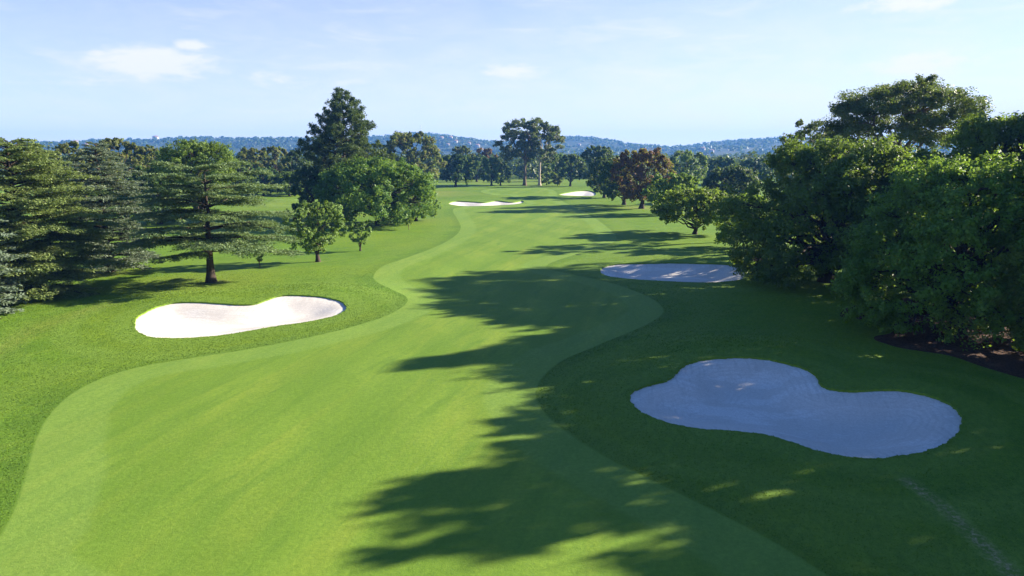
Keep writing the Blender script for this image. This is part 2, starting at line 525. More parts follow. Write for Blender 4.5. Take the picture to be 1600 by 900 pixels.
class Wood:
    def __init__(s): s.V, s.F, s.n = [], [], 0

    def add(s, path, radii, k=7):
        V, Fq = tube(path, radii, k)
        s.V.append(V); s.F.append(Fq + s.n); s.n += len(V)

    def limb(s, rng, a, b, r0, r1, sag=0., n=6, wob=.06, k=6):
        a, b = np.asarray(a, float), np.asarray(b, float)
        t = np.linspace(0, 1, n)[:, None]
        L = np.linalg.norm(b - a)
        p = a + (b - a) * t
        p[:, 2] += (4 * t * (1 - t))[:, 0] * sag * L
        p[1:-1] += rng.normal(size=(n - 2, 3)) * L * wob
        s.add(p, r0 + (r1 - r0) * t[:, 0] ** .8, k)
        return p

    def trunk(s, rng, H, r, lean=(0, 0), n=9, top=.25, k=9):
        t = np.linspace(0, 1, n)
        p = np.column_stack([lean[0] * t + rng.normal(size=n) * .03 * r * t * 6, lean[1] * t + rng.normal(size=n) * .03 * r * t * 6, H * t])
        p[0, 2] = -.35
        rad = r * (1 - (1 - top) * t); rad[0] = r * 1.65; rad[1] *= 1.12
        s.add(p, rad, k)
        return p

    def mesh(s, mat): return mesh_np('trunk', np.concatenate(s.V), np.concatenate(s.F), mat, True)


def clump_leaves(rng, C, O, rc, nleaf, size, flat=1., width=.6, up=.35, stretch=1.25):
    """C centres, O outward directions, rc radii"""
    idx = rng.integers(0, len(C), nleaf)
    d = unit(rng.normal(size=(nleaf, 3)))
    r = rng.random(nleaf) ** .45
    off = d * r[:, None]
    o = O[idx]
    al = (off * o).sum(1, keepdims=True)
    off = off + o * al * (stretch - 1)
    off[:, 2] *= flat
    P = C[idx] + off * rc[idx][:, None]
    Nn = unit(o * .45 + d * .6 + np.array([0, 0, up]) + rng.normal(size=(nleaf, 3)) * .5)
    return leaf_quads(rng, P, Nn, size, width)


def profile(shape, t):
    if shape == 'dome':
        return np.where(t < .35, .82 + .18 * np.sin(np.clip(t / .35, 0, 1) * PI / 2), np.sqrt(np.clip(1 - ((t - .35) / .68) ** 2, 0, 1)))
    if shape == 'cone':
        return np.clip(1.02 - t, 0, 1) ** .75
    if shape == 'umbrella':
        return np.where(t < .45, .35 + .65 * t / .45, np.sqrt(np.clip(1 - ((t - .45) / .58) ** 2, 0, 1)))
    return np.sqrt(np.clip(1 - ((t - .5) / .52) ** 2, 0, 1))       # round


def broadleaf(seed, H, R, ch=.15, size=.4, cover=2.8, lobes=26, shape='dome', leaf='maple', bark='dark', lobe=(.22, .37), clump=.30, flat=.85,
              trunk_r=None, Ry=1., core=True, stretch=1.3, fork=None, lw=.6):
    rng = np.random.default_rng(seed)
    z0, hh = H * ch, H * (1 - ch)
    R_ = R
    tr = trunk_r or .022 * H + .03 * R
    w = Wood()
    fk = fork if fork is not None else max(z0 * .9, H * .22)
    tp = w.trunk(rng, min(H * .8, fk * 1.0 + hh * .35), tr, (rng.normal() * R * .05, rng.normal() * R * .05))
    C, O, RC = [], [], []
    for i in range(lobes):
        t = ((i + .5 + rng.uniform(-.4, .4)) / lobes) ** .92
        az = i * 2.39996 + rng.uniform(-.5, .5)
        lr = R_ * rng.uniform(*lobe) * (1.05 - .25 * t)
        pr = R_ * float(profile(shape, np.array(t))) * rng.uniform(.86, 1.08)
        if core and i % 4 == 3: pr *= .6
        rad = max(pr - lr * .75, 0)
        zc = z0 + hh * t
        zc = min(max(zc, z0 + lr * flat * .7), H - lr * flat * .85)
        lc = np.array([math.cos(az) * rad, math.sin(az) * rad * Ry, zc])
        m = max(6, int(1.9 / clump ** 1.6))
        d = unit(rng.normal(size=(m, 3)) + np.array([math.cos(az), math.sin(az), .55]) * .55)
        c = lc + d * lr * rng.uniform(.55, 1.02, m)[:, None] * np.array([1, 1, flat])
        rc = lr * clump * rng.uniform(.65, 1.3, m)
        C.append(c); O.append(d); RC.append(rc)
        s = tp[min(len(tp) - 1, max(2, int((.25 + .75 * t) * (len(tp) - 1))))]
        p = w.limb(rng, s, lc, tr * (.5 - .25 * t), tr * .09, .05, wob=.05)
        for q in c[::3]:
            w.limb(rng, p[-2], q, tr * .10, tr * .03, .03, 4, .05, 4)
    C, O, RC = np.concatenate(C), np.concatenate(O), np.concatenate(RC)
    keep = C[:, 2] > max(.35, z0 * .8); C, O, RC = C[keep], O[keep], RC[keep]
    area = 4 * PI * R * R * (.35 + .65 * min(1.5, hh / (2 * R)))
    n = int(cover * area / (.3 * size * size))
    V, Fq = clump_leaves(rng, C, O, RC, n, size, flat, lw, .35, stretch)
    k = V.reshape(-1, 4, 3)[:, :, 2].min(1) > .1
    V = V.reshape(-1, 4, 3)[k].reshape(-1, 3); Fq = np.arange(len(V)).reshape(-1, 4)
    return w.mesh(BARK[bark]), mesh_np('crown', V, Fq, LEAF[leaf])


def gum(seed, H, R, ch=.35, size=.4, cover=1.3, n1=6, leaf='gum', trunk_r=None, lean=0., lobes=40, low=-.2, fl=.72, lobe=(.15, .25), bark='pale'):
    """tall bare limbed tree: a dome of separate leaf masses carried on visible forking limbs"""
    rng = np.random.default_rng(seed)
    w = Wood(); tr = trunk_r or .02 * H
    fk = H * ch
    tp = w.trunk(rng, fk, tr, (lean * .4, 0), top=.7)
    zc = fk + (H - fk) * .38; up_ = H - zc
    ends = []
    for i in range(n1):
        az = i * 2.39996 + rng.uniform(-.4, .4)
        rr = R * rng.uniform(.25, .55) * (1 if i else .2)
        e = np.array([math.cos(az) * rr + lean, math.sin(az) * rr, zc + up_ * rng.uniform(.1, .5)])
        ends.append(w.limb(rng, tp[-1 - (i % 2)], e, tr * .55, tr * .2, -.05, 9, .03, 7))
    nodes = np.concatenate([e[3:] for e in ends])
    C, O, RC = [], [], []
    for i in range(lobes):
        u = low + (1 - low) * (i + .5) / lobes
        uz = u ** .72 if u > 0 else u
        az = i * 2.39996 + rng.uniform(-.5, .5)
        h = math.sqrt(max(0, 1 - u * u))
        k = rng.uniform(.72, .97) if i % 5 else rng.uniform(.35, .6)
        lr = R * rng.uniform(*lobe)
        q = np.array([math.cos(az) * h * (R - lr * .7) * k / .9 + lean, math.sin(az) * h * (R - lr * .7) * k / .9, zc + uz * (up_ - lr * .5) * k / .9])
        q[2] = min(q[2], H - lr * .55)
        s = nodes[np.argmin(np.linalg.norm(nodes - q, axis=1) + rng.random(len(nodes)) * R * .15)]
        p = w.limb(rng, s, q, tr * .16, tr * .05, -.04, 6, .04, 5)
        m = 11
        dd = unit(rng.normal(size=(m, 3)) + np.array([0, 0, .6]))
        c = q + dd * lr * rng.uniform(.45, 1.05, m)[:, None] * np.array([1.1, 1.1, fl])
        for x in c[::3]: w.limb(rng, p[-2], x, tr * .05, tr * .02, 0, 3, .05, 4)
        C.append(c); O.append(dd); RC.append(lr * rng.uniform(.3, .5, m))
    C, O, RC = np.concatenate(C), np.concatenate(O), np.concatenate(RC)
    n = int(cover * 4 * PI * R * R * .6 / (.3 * size * size))
    V, Fq = clump_leaves(rng, C, O, RC, n, size, .75, .5, .2, 1.1)
    return w.mesh(BARK[bark]), mesh_np('crown', V, Fq, LEAF[leaf])


def cedar(seed, H, R, z0=.12, nb=60, size=.24, dens=1., leaf='cedar', tops=1.0, droop=.10, flat_top=.6, tiers=None, minl=.09):
    """layered flat plates of needles on long level branches"""
    rng = np.random.default_rng(seed)
    w = Wood(); tr = .022 * H + .02 * R
    tp = w.trunk(rng, H * .97, tr, (rng.normal() * .3, rng.normal() * .3), 12, .12)
    P, A, U = [], [], []
    for i in range(nb):
        t = (i + rng.uniform(0, 1)) / nb
        z = H * (z0 + (.985 - z0) * t)
        if tiers:
            k = round(t * tiers) / tiers
            z = H * (z0 + (.985 - z0) * (k * .88 + t * .12))
        L = R * (np.clip(1 - ((t - .08) / .95) ** 2, .02, 1) ** flat_top) * rng.uniform(.62, 1.08) * tops
        L = max(L, minl * R * rng.uniform(.75, 1.2))
        az = i * 2.39996 + rng.uniform(-.45, .45)
        d = np.array([math.cos(az), math.sin(az), 0]); side = np.array([-d[1], d[0], 0])
        s = np.array([np.interp(z, tp[:, 2], tp[:, 0]), np.interp(z, tp[:, 2], tp[:, 1]), z])
        q = np.linspace(0, 1, 9)
        rise = .16 * (t * 1.5 + .1)
        zz = L * (rise * np.sin(q * PI * .5) - droop * q ** 2.6 + .01)
        path = s + np.outer(q * L, d) + np.outer(np.sin(q * 3 + i) * L * .04, side); path[:, 2] += zz
        w.add(path, tr * (.36 - .22 * t) * (1 - .88 * q), 5)
        nt = max(5, int(L * 3.0))
        for j in range(nt):
            f = rng.uniform(.16, 1.0)
            b = np.array([np.interp(f, q, path[:, c]) for c in range(3)])
            sg = 1 if j % 2 else -1
            tl = L * (.40 * (1 - f) ** .6 + .12) * rng.uniform(.6, 1.25)
            td = unit(d * rng.uniform(.45, 1.1) + side * sg * rng.uniform(.5, 1.1) + np.array([0, 0, rng.uniform(-.06, .10)]))
            w.add(np.array([b, b + td * tl * .5 + [0, 0, .03], b + td * tl - [0, 0, tl * droop * .7]]), [tr * .05, tr * .035, tr * .012], 4)
            m = int(max(6, dens * tl * 30 * (.24 / size) ** 1.4))
            a = rng.uniform(.02, 1.06, m)
            td2 = np.array([-td[1], td[0], 0])
            lat = rng.normal(size=m) * .17 * (tl * .6 + .35)
            p = b + np.outer(a * tl, td) + np.outer(lat, td2)
            p[:, 2] += -tl * droop * .7 * a ** 2 + rng.normal(size=m) * .055 - np.abs(lat) * .18 + .05
            P.append(p); A.append(unit(td * .8 + np.outer(np.sign(lat), td2) * .8 + rng.normal(size=(m, 3)) * .3))
            U.append(unit(np.array([0, 0, 1.]) + rng.normal(size=(m, 3)) * .42))
    P, A, U = np.concatenate(P), np.concatenate(A), np.concatenate(U)
    V, Fq = leaf_quads(rng, P, U, size * 1.25, .42, A)
    k = V.reshape(-1, 4, 3)[:, :, 2].min(1) > .12
    V = V.reshape(-1, 4, 3)[k].reshape(-1, 3); Fq = np.arange(len(V)).reshape(-1, 4)
    return w.mesh(BARK['dark']), mesh_np('crown', V, Fq, LEAF[leaf])


def pine(seed, H, R, z0=.12, nb=70, size=.6, leaf='pine', cover=1.0, bark='dark', prof=.8):
    """upswept branches that end in tufts of needles"""
    rng = np.random.default_rng(seed)
    w = Wood(); tr = .016 * H + .1
    tp = w.trunk(rng, H * .98, tr, (rng.normal() * .3, 0), 12, .08)
    C, O, RC = [], [], []
    for i in range(nb):
        t = (i + rng.uniform(0, 1)) / nb
        z = H * (z0 + (.95 - z0) * t)
        L = R * max(.06, (1 - t) ** prof) * rng.uniform(.5, 1.12)
        az = i * 2.39996 + rng.uniform(-.5, .5)
        d = np.array([math.cos(az), math.sin(az), 0.])
        q = np.linspace(0, 1, 7)
        s = np.array([np.interp(z, tp[:, 2], tp[:, 0]), 0, z])
        path = s + np.outer(q * L, d); path[:, 2] += L * (.10 * q + .28 * q ** 2)
        w.add(path, tr * (.36 - .2 * t) * (1 - .85 * q), 5)
        side = np.array([-d[1], d[0], 0])
        m = max(3, int(L * 2.2))
        for j in range(m):
            f = rng.uniform(.35, 1.0) if j else 1.
            b = np.array([np.interp(f, q, path[:, c]) for c in range(3)])
            e = b + side * rng.normal() * L * .18 + d * rng.uniform(0, .5) + np.array([0, 0, rng.uniform(.1, .8)])
            w.add(np.array([b, (b + e) / 2 + [0, 0, -.05], e]), [tr * .06, tr * .05, tr * .02], 4)
            C.append(e); O.append(unit(e - b + d * .5 + [0, 0, .4])); RC.append(rng.uniform(.5, 1.0) * (.38 + .025 * H))
    C.append(np.array([tp[-1][0], 0, H * .985])); O.append(np.array([0, 0, 1.])); RC.append(.7)
    C, O, RC = np.array(C), np.array(O), np.array(RC)
    n = int(cover * len(C) * 70)
    idx = rng.integers(0, len(C), n)
    dd = unit(rng.normal(size=(n, 3)) + O[idx] * .75)
    P = C[idx] + dd * RC[idx][:, None] * rng.uniform(.25, 1, n)[:, None] * np.array([1, 1, .85])
    Nn = unit(rng.normal(size=(n, 3)) + np.array([0, 0, .5]))
    V, Fq = leaf_quads(rng, P, Nn, size, .36, dd)
    return w.mesh(BARK[bark]), mesh_np('crown', V, Fq, LEAF[leaf])


def sapling(seed, H, R, size=.3, leaf='fresh'):
    return broadleaf(seed, H, R, .38, size, 1.6, 9, 'round', leaf, 'brown', (.32, .5), .5, trunk_r=.05 + .008 * H)


CACHE = {}


def plant(name, meshes, loc, rz=0., scale=(1, 1, 1), label=None, cat='tree', group=None):
    e = link(bpy.data.objects.new(name, None))
    e.empty_display_size = .5
    e.location = loc; e.rotation_euler = (0, 0, rz); e.scale = scale
    tag(e, label, cat, group)
    for nm, me in zip(('trunk', 'crown'), meshes):
        link(bpy.data.objects.new(nm, me), e)
    return e


def measure(bx, by, top, width):
    x, y = ground_at(bx, by)
    z = float(base_h(x, y))
    dx, dy, dz = ray(bx, top)
    t = y / dy
    return x, y, z, CAM_H + dz * t - z, width / 2 / F * (t * 1.0)


# ------------------------------------------------------------------ the trees of the photograph
def tree(name, kind, bx, by, top, width, label, rz=0., cat='tree', group=None, **kw):
    x, y, z, H, R = measure(bx, by, top, width)
    seed = kw.pop('seed', int(bx * 7 + by))
    fn = dict(broad=broadleaf, gum=gum, cedar=cedar, pine=pine, sapling=sapling)[kind]
    if 'size' not in kw:
        kw['size'] = max(.22, y / 683 * 2.3)
    return plant(name, fn(seed, H, R, **kw), (x, y, z), rz, (1, 1, 1), label, cat, group)


def tree_at(name, kind, x, y, H, R, label, cat='tree', group=None, **kw):
    seed = kw.pop('seed', int(x * 7 + y))
    fn = dict(broad=broadleaf, gum=gum, cedar=cedar, pine=pine)[kind]
    return plant(name, fn(seed, H, R, **kw), (x, y, float(base_h(x, y))), 0, (1, 1, 1), label, cat, group)


def build_trees():
    G_R, G_L, G_F = 'trees along the shaded side of the fairway', 'trees on the sunny side of the fairway', 'trees at the far end of the fairway'
    # --- right-hand bank
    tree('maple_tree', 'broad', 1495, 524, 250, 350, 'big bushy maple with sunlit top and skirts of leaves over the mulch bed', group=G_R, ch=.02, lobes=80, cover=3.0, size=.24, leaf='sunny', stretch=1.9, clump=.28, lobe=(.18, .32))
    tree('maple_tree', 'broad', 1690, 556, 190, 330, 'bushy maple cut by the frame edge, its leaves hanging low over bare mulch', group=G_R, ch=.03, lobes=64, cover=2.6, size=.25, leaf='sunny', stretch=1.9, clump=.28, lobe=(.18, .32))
    tree_at('maple_tree', 'broad', 47.5, 61, 21.5, 7.2, 'tall dark maple rising highest at the frame edge beside the domed gum', group=G_R, ch=.06, lobes=46, cover=2.1, size=.3, leaf='deep', shape='cone')
    tree('maple_tree', 'broad', 1290, 440, 222, 320, 'wide dark green tree with boughs sweeping to the lawn behind the long oval bunker', group=G_R, ch=.03, lobes=76, cover=2.7, size=.29, stretch=1.8, clump=.28, lobe=(.18, .32))
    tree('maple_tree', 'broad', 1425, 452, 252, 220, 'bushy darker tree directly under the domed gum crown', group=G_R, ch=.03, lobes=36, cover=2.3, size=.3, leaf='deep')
    tree('maple_tree', 'broad', 1518, 464, 186, 235, 'tall leafy tree filling the gap between the domed gum and the frame edge', group=G_R, ch=.3, lobes=44, cover=2.3, size=.28)
    tree('maple_tree', 'broad', 1180, 388, 305, 130, 'low spreading bush tree between the pale green tree and the wide dark one', group=G_R, ch=.04, lobes=24, cover=2.2, size=.3, leaf='fresh')
    tree('gum_tree', 'gum', 1385, 402, 122, 240, 'great gum tree with a broad domed crown showing sky through its limbs', group=G_R, ch=.46, n1=9, lobes=90, cover=2.4, size=.28, seed=12, lobe=(.13, .21), low=-.10, fl=.62, trunk_r=.55, bark='brown')
    tree('gum_tree', 'gum', 1248, 372, 184, 100, 'smaller grey green gum peeping over the wide dark tree', group=G_R, ch=.45, n1=6, lobes=40, cover=2.0, size=.36, seed=5, low=-.5)
    # outside the frame: the row goes on and throws the shade across the near lawn
    for i, (x, y, H, R, ch) in enumerate([(41, 39, 17.8, 6.0, .3), (53, 45, 18.5, 5.5, .4), (51, 36, 18, 6, .1), (51, 47, 18.5, 5.5, .5), (45, 32, 17, 5.5, .1), (47, 24, 17.5, 6.5, .1),
                                          (52, 12, 16, 7.5, .1), (60, 36, 20, 7, .3)]):
        tree_at('maple_tree', 'broad', x, y, H, R, 'maple of the row that goes on outside the picture and shades the lawn', group='maples beyond the frame', ch=ch, lobes=44, cover=2.1, size=.32, seed=70 + i, stretch=2.1, clump=.26, lobe=(.17, .32))
    tree_at('maple_tree', 'broad', 44.5, 87.5, 13.4, 7.5, 'dark tree hidden in the bank behind the wide dark one', group=G_R, ch=.1, lobes=34, cover=1.9, size=.4)
    # --- middle right
    tree('spreading_tree', 'broad', 1085, 366, 296, 124, 'pale green small tree with a forked trunk standing alone on the lawn', group=G_R, ch=.22, lobes=32, leaf='fresh', shape='dome', cover=2.8)
    tree('spreading_tree', 'broad', 1052, 334, 272, 88, 'rounded light green tree just behind the pale forked one', group=G_R, ch=.2, lobes=22, leaf='fresh')
    tree('copper_tree', 'broad', 1002, 326, 234, 100, 'rusty brown leaved tree towering over the dark pair', group=G_R, ch=.16, lobes=30, leaf='rust', shape='round')
    tree('spreading_tree', 'broad', 975, 320, 248, 80, 'dark green tree in front of the rusty brown one', group=G_R, ch=.12, lobes=26, leaf='deep')
    tree('spreading_tree', 'broad', 944, 309, 246, 60, 'dark tree overhanging the farthest bunker', group=G_R, ch=.1, lobes=24, leaf='deep')
    tree('spreading_tree', 'broad', 934, 292, 229, 62, 'dark round tree behind the farthest bunker', group=G_F, ch=.12, lobes=24, leaf='deep', shape='round')
    tree('spreading_tree', 'broad', 1142, 316, 262, 92, 'dark dense dome of leaves beyond the pale green trees', group=G_R, ch=.05, lobes=30, leaf='deep')
    tree('spreading_tree', 'broad', 1072, 296, 236, 66, 'grey green tree top rising behind the rusty crown', group=G_F, ch=.1, lobes=24, leaf='silver', shape='round')
    tree('spreading_tree', 'broad', 1128, 288, 246, 60, 'hazy tree on the skyline over the dark dome', group=G_F, ch=.08, lobes=22, leaf='deep')
    tree('spreading_tree', 'broad', 1180, 290, 248, 70, 'hazy blue green tree beside the small gum', group=G_F, ch=.08, lobes=22, leaf='deep', shape='round')
    # --- far end
    tree('gum_tree', 'gum', 820, 290, 182, 96, 'tallest far gum with a bare brown trunk and ragged crown', group=G_F, ch=.38, n1=7, lobes=46, cover=2.5, seed=22, low=-.8, lobe=(.13, .22), trunk_r=.75, bark='brown', fl=.85)
    tree('gum_tree', 'gum', 843, 290, 190, 84, 'far gum with a white trunk just beside the tallest one', group=G_F, ch=.40, n1=7, lobes=38, cover=2.3, seed=33, low=-.8, lobe=(.13, .22), fl=.85, trunk_r=.6)
    tree('spreading_tree', 'broad', 712, 292, 242, 56, 'dark round tree with a short trunk at the far end of the lawn', group=G_F, ch=.18, lobes=22, leaf='deep')
    tree('spreading_tree', 'broad', 745, 284, 243, 46, 'dark tree between the round one and the twin stemmed one', group=G_F, ch=.2, lobes=20, leaf='deep')
    tree('spreading_tree', 'broad', 768, 290, 246, 38, 'leafy tree with twin stems in front of the far gums', group=G_F, ch=.14, lobes=20, leaf='maple')
    tree('spreading_tree', 'broad', 782, 290, 256, 34, 'low rounded tree touching the twin stemmed one', group=G_F, ch=.14, lobes=20, leaf='deep')
    tree('spreading_tree', 'broad', 722, 280, 229, 44, 'brownish treetop behind the dark round tree', group=G_F, ch=.1, lobes=20, leaf='olive')
    tree('spreading_tree', 'broad', 760, 279, 232, 40, 'brown green treetop nearest the far gums', group=G_F, ch=.1, lobes=20, leaf='rust')
    tree('spreading_tree', 'broad', 891, 291, 242, 42, 'slim stemmed dark tree standing right of the white trunk', group=G_F, ch=.25, lobes=20, leaf='deep')
    tree('spreading_tree', 'broad', 868, 283, 240, 36, 'dark tree behind the pale shrubs', group=G_F, ch=.1, lobes=18, leaf='maple')
    tree('shrub', 'broad', 854, 289, 262, 24, 'taller pale shrub at the foot of the white trunk', cat='shrub', group=G_F, ch=.03, lobes=14, leaf='silver', shape='round')
    tree('shrub', 'broad', 871, 290, 273, 20, 'low brownish shrub beside the pale one', cat='shrub', group=G_F, ch=.03, lobes=14, leaf='olive', shape='round')
    tree('spreading_tree', 'broad', 642, 296, 208, 100, 'great olive dome of a tree behind the pine', group=G_F, ch=.08, lobes=36, leaf='olive')
    # --- middle left
    tree('pine_tree', 'pine', 540, 340, 139, 190, 'tall dark pine with a pointed ragged top', group=G_L, z0=.10, nb=112, cover=1.25, prof=.78, size=.42)
    tree('spreading_tree', 'broad', 590, 352, 250, 185, 'broad leafy tree in front of the pine', group=G_L, ch=.06, lobes=44, leaf='maple', cover=2.4, flat=.8)
    tree('spreading_tree', 'broad', 650, 345, 278, 70, 'low side crown reaching out over the lawn beside the pine group', group=G_L, ch=.08, lobes=24, leaf='maple')
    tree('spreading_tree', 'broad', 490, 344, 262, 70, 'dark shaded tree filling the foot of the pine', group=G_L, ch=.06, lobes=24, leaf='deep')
    tree('olive_tree', 'broad', 497, 409, 317, 96, 'small grey green tree with a clear dark trunk on the sunny lawn', group=G_L, ch=.22, lobes=26, leaf='silver', cover=2.1, shape='round')
    tree('olive_tree', 'broad', 563, 392, 347, 38, 'little young tree beside the grey green one', group=G_L, ch=.25, lobes=14, leaf='silver', cover=1.9, shape='round')
    tree('sapling', 'sapling', 406, 418, 392, 15, 'thin young sapling under the cedar branch tips', group=G_L)
    tree('sapling', 'sapling', 639, 359, 340, 14, 'thin sapling at the outer edge of the broad leafy tree', group=G_L)
    tree('sapling', 'sapling', 1146, 398, 376, 12, 'thin sapling in front of the low spreading bush tree', group=G_R)
    # --- cedars
    tree('cedar_tree', 'cedar', 330, 441, 266, 258, 'cedar with a clear dark trunk and level tiers standing behind the sunny bunker', group=G_L, z0=.28, nb=48, size=.18, tiers=7, flat_top=.26, dens=2.1, seed=3, minl=.36)
    tree('cedar_tree', 'cedar', 34, 462, 216, 300, 'huge green cedar at the frame edge with a feathery top', group=G_L, z0=.05, nb=120, size=.19, flat_top=.52, dens=1.5, seed=6, leaf='greencedar', minl=.16)
    tree('cedar_tree', 'cedar', 172, 424, 222, 170, 'blue grey cedar standing between the huge green one and the tiered one', group=G_L, z0=.05, nb=105, size=.195, leaf='bluecedar', flat_top=.62, dens=1.5, seed=9, minl=.12)
    tree('cedar_tree', 'cedar', -50, 492, 330, 190, 'low cedar in the corner sweeping its branches to the grass', group=G_L, z0=.03, nb=60, size=.26, leaf='bluecedar', flat_top=.5, dens=1.6, seed=14)
    tree('pine_tree', 'broad', 318, 362, 221, 118, 'bright green umbrella pine rising over the tiered cedar', group=G_L, ch=.5, lobes=44, leaf='stone', shape='dome', lw=.4, stretch=1.6, cover=3.2)
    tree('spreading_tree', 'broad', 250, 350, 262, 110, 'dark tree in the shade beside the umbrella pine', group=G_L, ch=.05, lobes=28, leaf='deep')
    # --- left background
    L = [(115, 330, 222, 70, 'olive', 'olive tree with a brown top between the two big cedars'), (190, 325, 217, 84, 'olive', 'tallest tan green tree behind the blue grey cedar'),
         (236, 318, 228, 66, 'olive', 'brown tinged tree beside the tallest tan one'), (262, 322, 236, 40, 'fresh', 'yellow green tree against the umbrella pine'),
         (395, 302, 232, 62, 'olive', 'tan tree next to the umbrella pine on the side of the tall dark pine'), (432, 300, 229, 58, 'olive', 'mid tan tree in the left far row'),
         (465, 303, 236, 50, 'deep', 'dark tree of the left far row touching the pine'), (412, 306, 262, 60, 'deep', 'dark low tree under the tan row'),
         (452, 306, 268, 46, 'maple', 'low green tree at the edge of the small green'), (60, 330, 232, 60, 'olive', 'treetop behind the huge green cedar'),
         (378, 312, 250, 44, 'deep', 'dark tree behind the tiered cedar branch tips'), (300, 312, 226, 60, 'olive', 'tan crown behind the umbrella pine')]
    for i, (bx, by, tp, wd, lf, lab) in enumerate(L):
        tree('spreading_tree', 'broad', bx, by, tp, wd, lab, group='trees behind the cedars', ch=.06, lobes=26, leaf=lf, shape='round' if i % 2 else 'dome', seed=300 + i)


# ------------------------------------------------------------------ hills, far woods, houses, mast
SKY_PX = [(-900, 226), (-300, 222), (0, 224), (60, 221), (150, 217), (230, 215), (300, 214), (480, 214), (600, 211), (650, 208), (690, 209), (720, 214), (760, 219), (820, 219),
          (880, 212), (920, 214), (960, 219), (1000, 224), (1040, 228), (1075, 226), (1120, 219), (1160, 216), (1220, 214), (1300, 216), (1450, 222), (1700, 224), (2600, 226)]
D_RIDGE = 2900.


def ridge_h(az):
    xs = [math.atan2(*ray(p, y)[:2]) for p, y in SKY_PX]
    hs = []
    for p, y in SKY_PX:
        u, f, d = ray(p, y)
        hs.append(CAM_H + d / math.hypot(u, f) * D_RIDGE - 9)
    return np.interp(az, xs, hs)


def hill_z(az, r):
    t = np.clip((r - 1450) / (D_RIDGE - 1450), 0, 1)
    s = t * t * (3 - 2 * t)
    lump = .10 * np.sin(az * 23 + r * .004) + .08 * np.sin(az * 47 - r * .006)
    return -1.5 + (ridge_h(az) + 1.5) * np.clip(s * (1 + lump * (1 - t) * 3), 0, 1) - np.clip(r - D_RIDGE - 200, 0, 1e9) * .03


def build_rough():
    """short blades of the longer grass on the near banks, coloured by the same turf material"""
    rng = np.random.default_rng(21)
    x0, y0, st = -64., 12., .25
    nx, ny = int(130 / st), int(72 / st)
    GX, GY = np.meshgrid(x0 + np.arange(nx) * st, y0 + np.arange(ny) * st)
    G = np.column_stack([GX.ravel(), GY.ravel()])
    fields = [sdf(G, FAIR).reshape(ny, nx), np.min([sdf(G, b) for b in BUNKERS[:3]], 0).reshape(ny, nx), sdf(G, MULCH).reshape(ny, nx)]

    def look(f, P):
        u = np.clip((P[:, 0] - x0) / st, 0, nx - 1.01); v = np.clip((P[:, 1] - y0) / st, 0, ny - 1.01)
        i, j = u.astype(int), v.astype(int); u, v = u - i, v - j
        return (f[j, i] * (1 - u) + f[j, i + 1] * u) * (1 - v) + (f[j + 1, i] * (1 - u) + f[j + 1, i + 1] * u) * v
    n = 1100000
    P = np.column_stack([rng.uniform(-60, 60, n), 14 + 66 * rng.random(n) ** 1.25])
    P = P[(np.abs(P[:, 0]) < P[:, 1] * .82 + 5) & (rng.random(n) < np.clip((80 - P[:, 1]) / 35, 0, 1))]
    fa, bu, mu = (look(f, P) for f in fields)
    ok = (fa > .05) & (bu > .02) & (mu > 0)
    P, fa, bu = P[ok], fa[ok], bu[ok]
    ok = (seg_dist(P, smooth_loop([ground_at(*p) for p in TRACK_PX], 2, False), False) > .45) | (rng.random(len(P)) < .12)
    P, fa, bu = P[ok], fa[ok], bu[ok]
    n = len(P)
    z = base_h(P[:, 0], P[:, 1])
    h = rng.uniform(.012, .032, n) * np.where(bu < .25, 1.5, 1)
    a = rng.uniform(0, 2 * PI, n); w = rng.uniform(.012, .026, n) * (.7 + P[:, 1] / 60)
    lean = rng.normal(size=(n, 2)) * 1.1 * h[:, None]
    dx, dy = np.cos(a) * w, np.sin(a) * w
    V = np.stack([np.column_stack([P[:, 0] - dx, P[:, 1] - dy, z - .01]), np.column_stack([P[:, 0] + dx, P[:, 1] + dy, z - .01]),
                  np.column_stack([P[:, 0] + lean[:, 0] + dx * .4, P[:, 1] + lean[:, 1] + dy * .4, z + h]),
                  np.column_stack([P[:, 0] + lean[:, 0] - dx * .4, P[:, 1] + lean[:, 1] - dy * .4, z + h])], 1).reshape(-1, 3)
    me = mesh_np('rough_grass', V, np.arange(len(V)).reshape(-1, 4), M_TURF)
    for k, arr in (('fair', fa), ('bunk', bu), ('dirt', 0 * fa), ('straw', 0 * fa)):
        me.attributes.new(k, 'FLOAT', 'POINT').data.foreach_set('value', np.repeat(arr, 4).astype(np.float32))
    tag(link(bpy.data.objects.new('rough_grass', me)), kind='stuff')


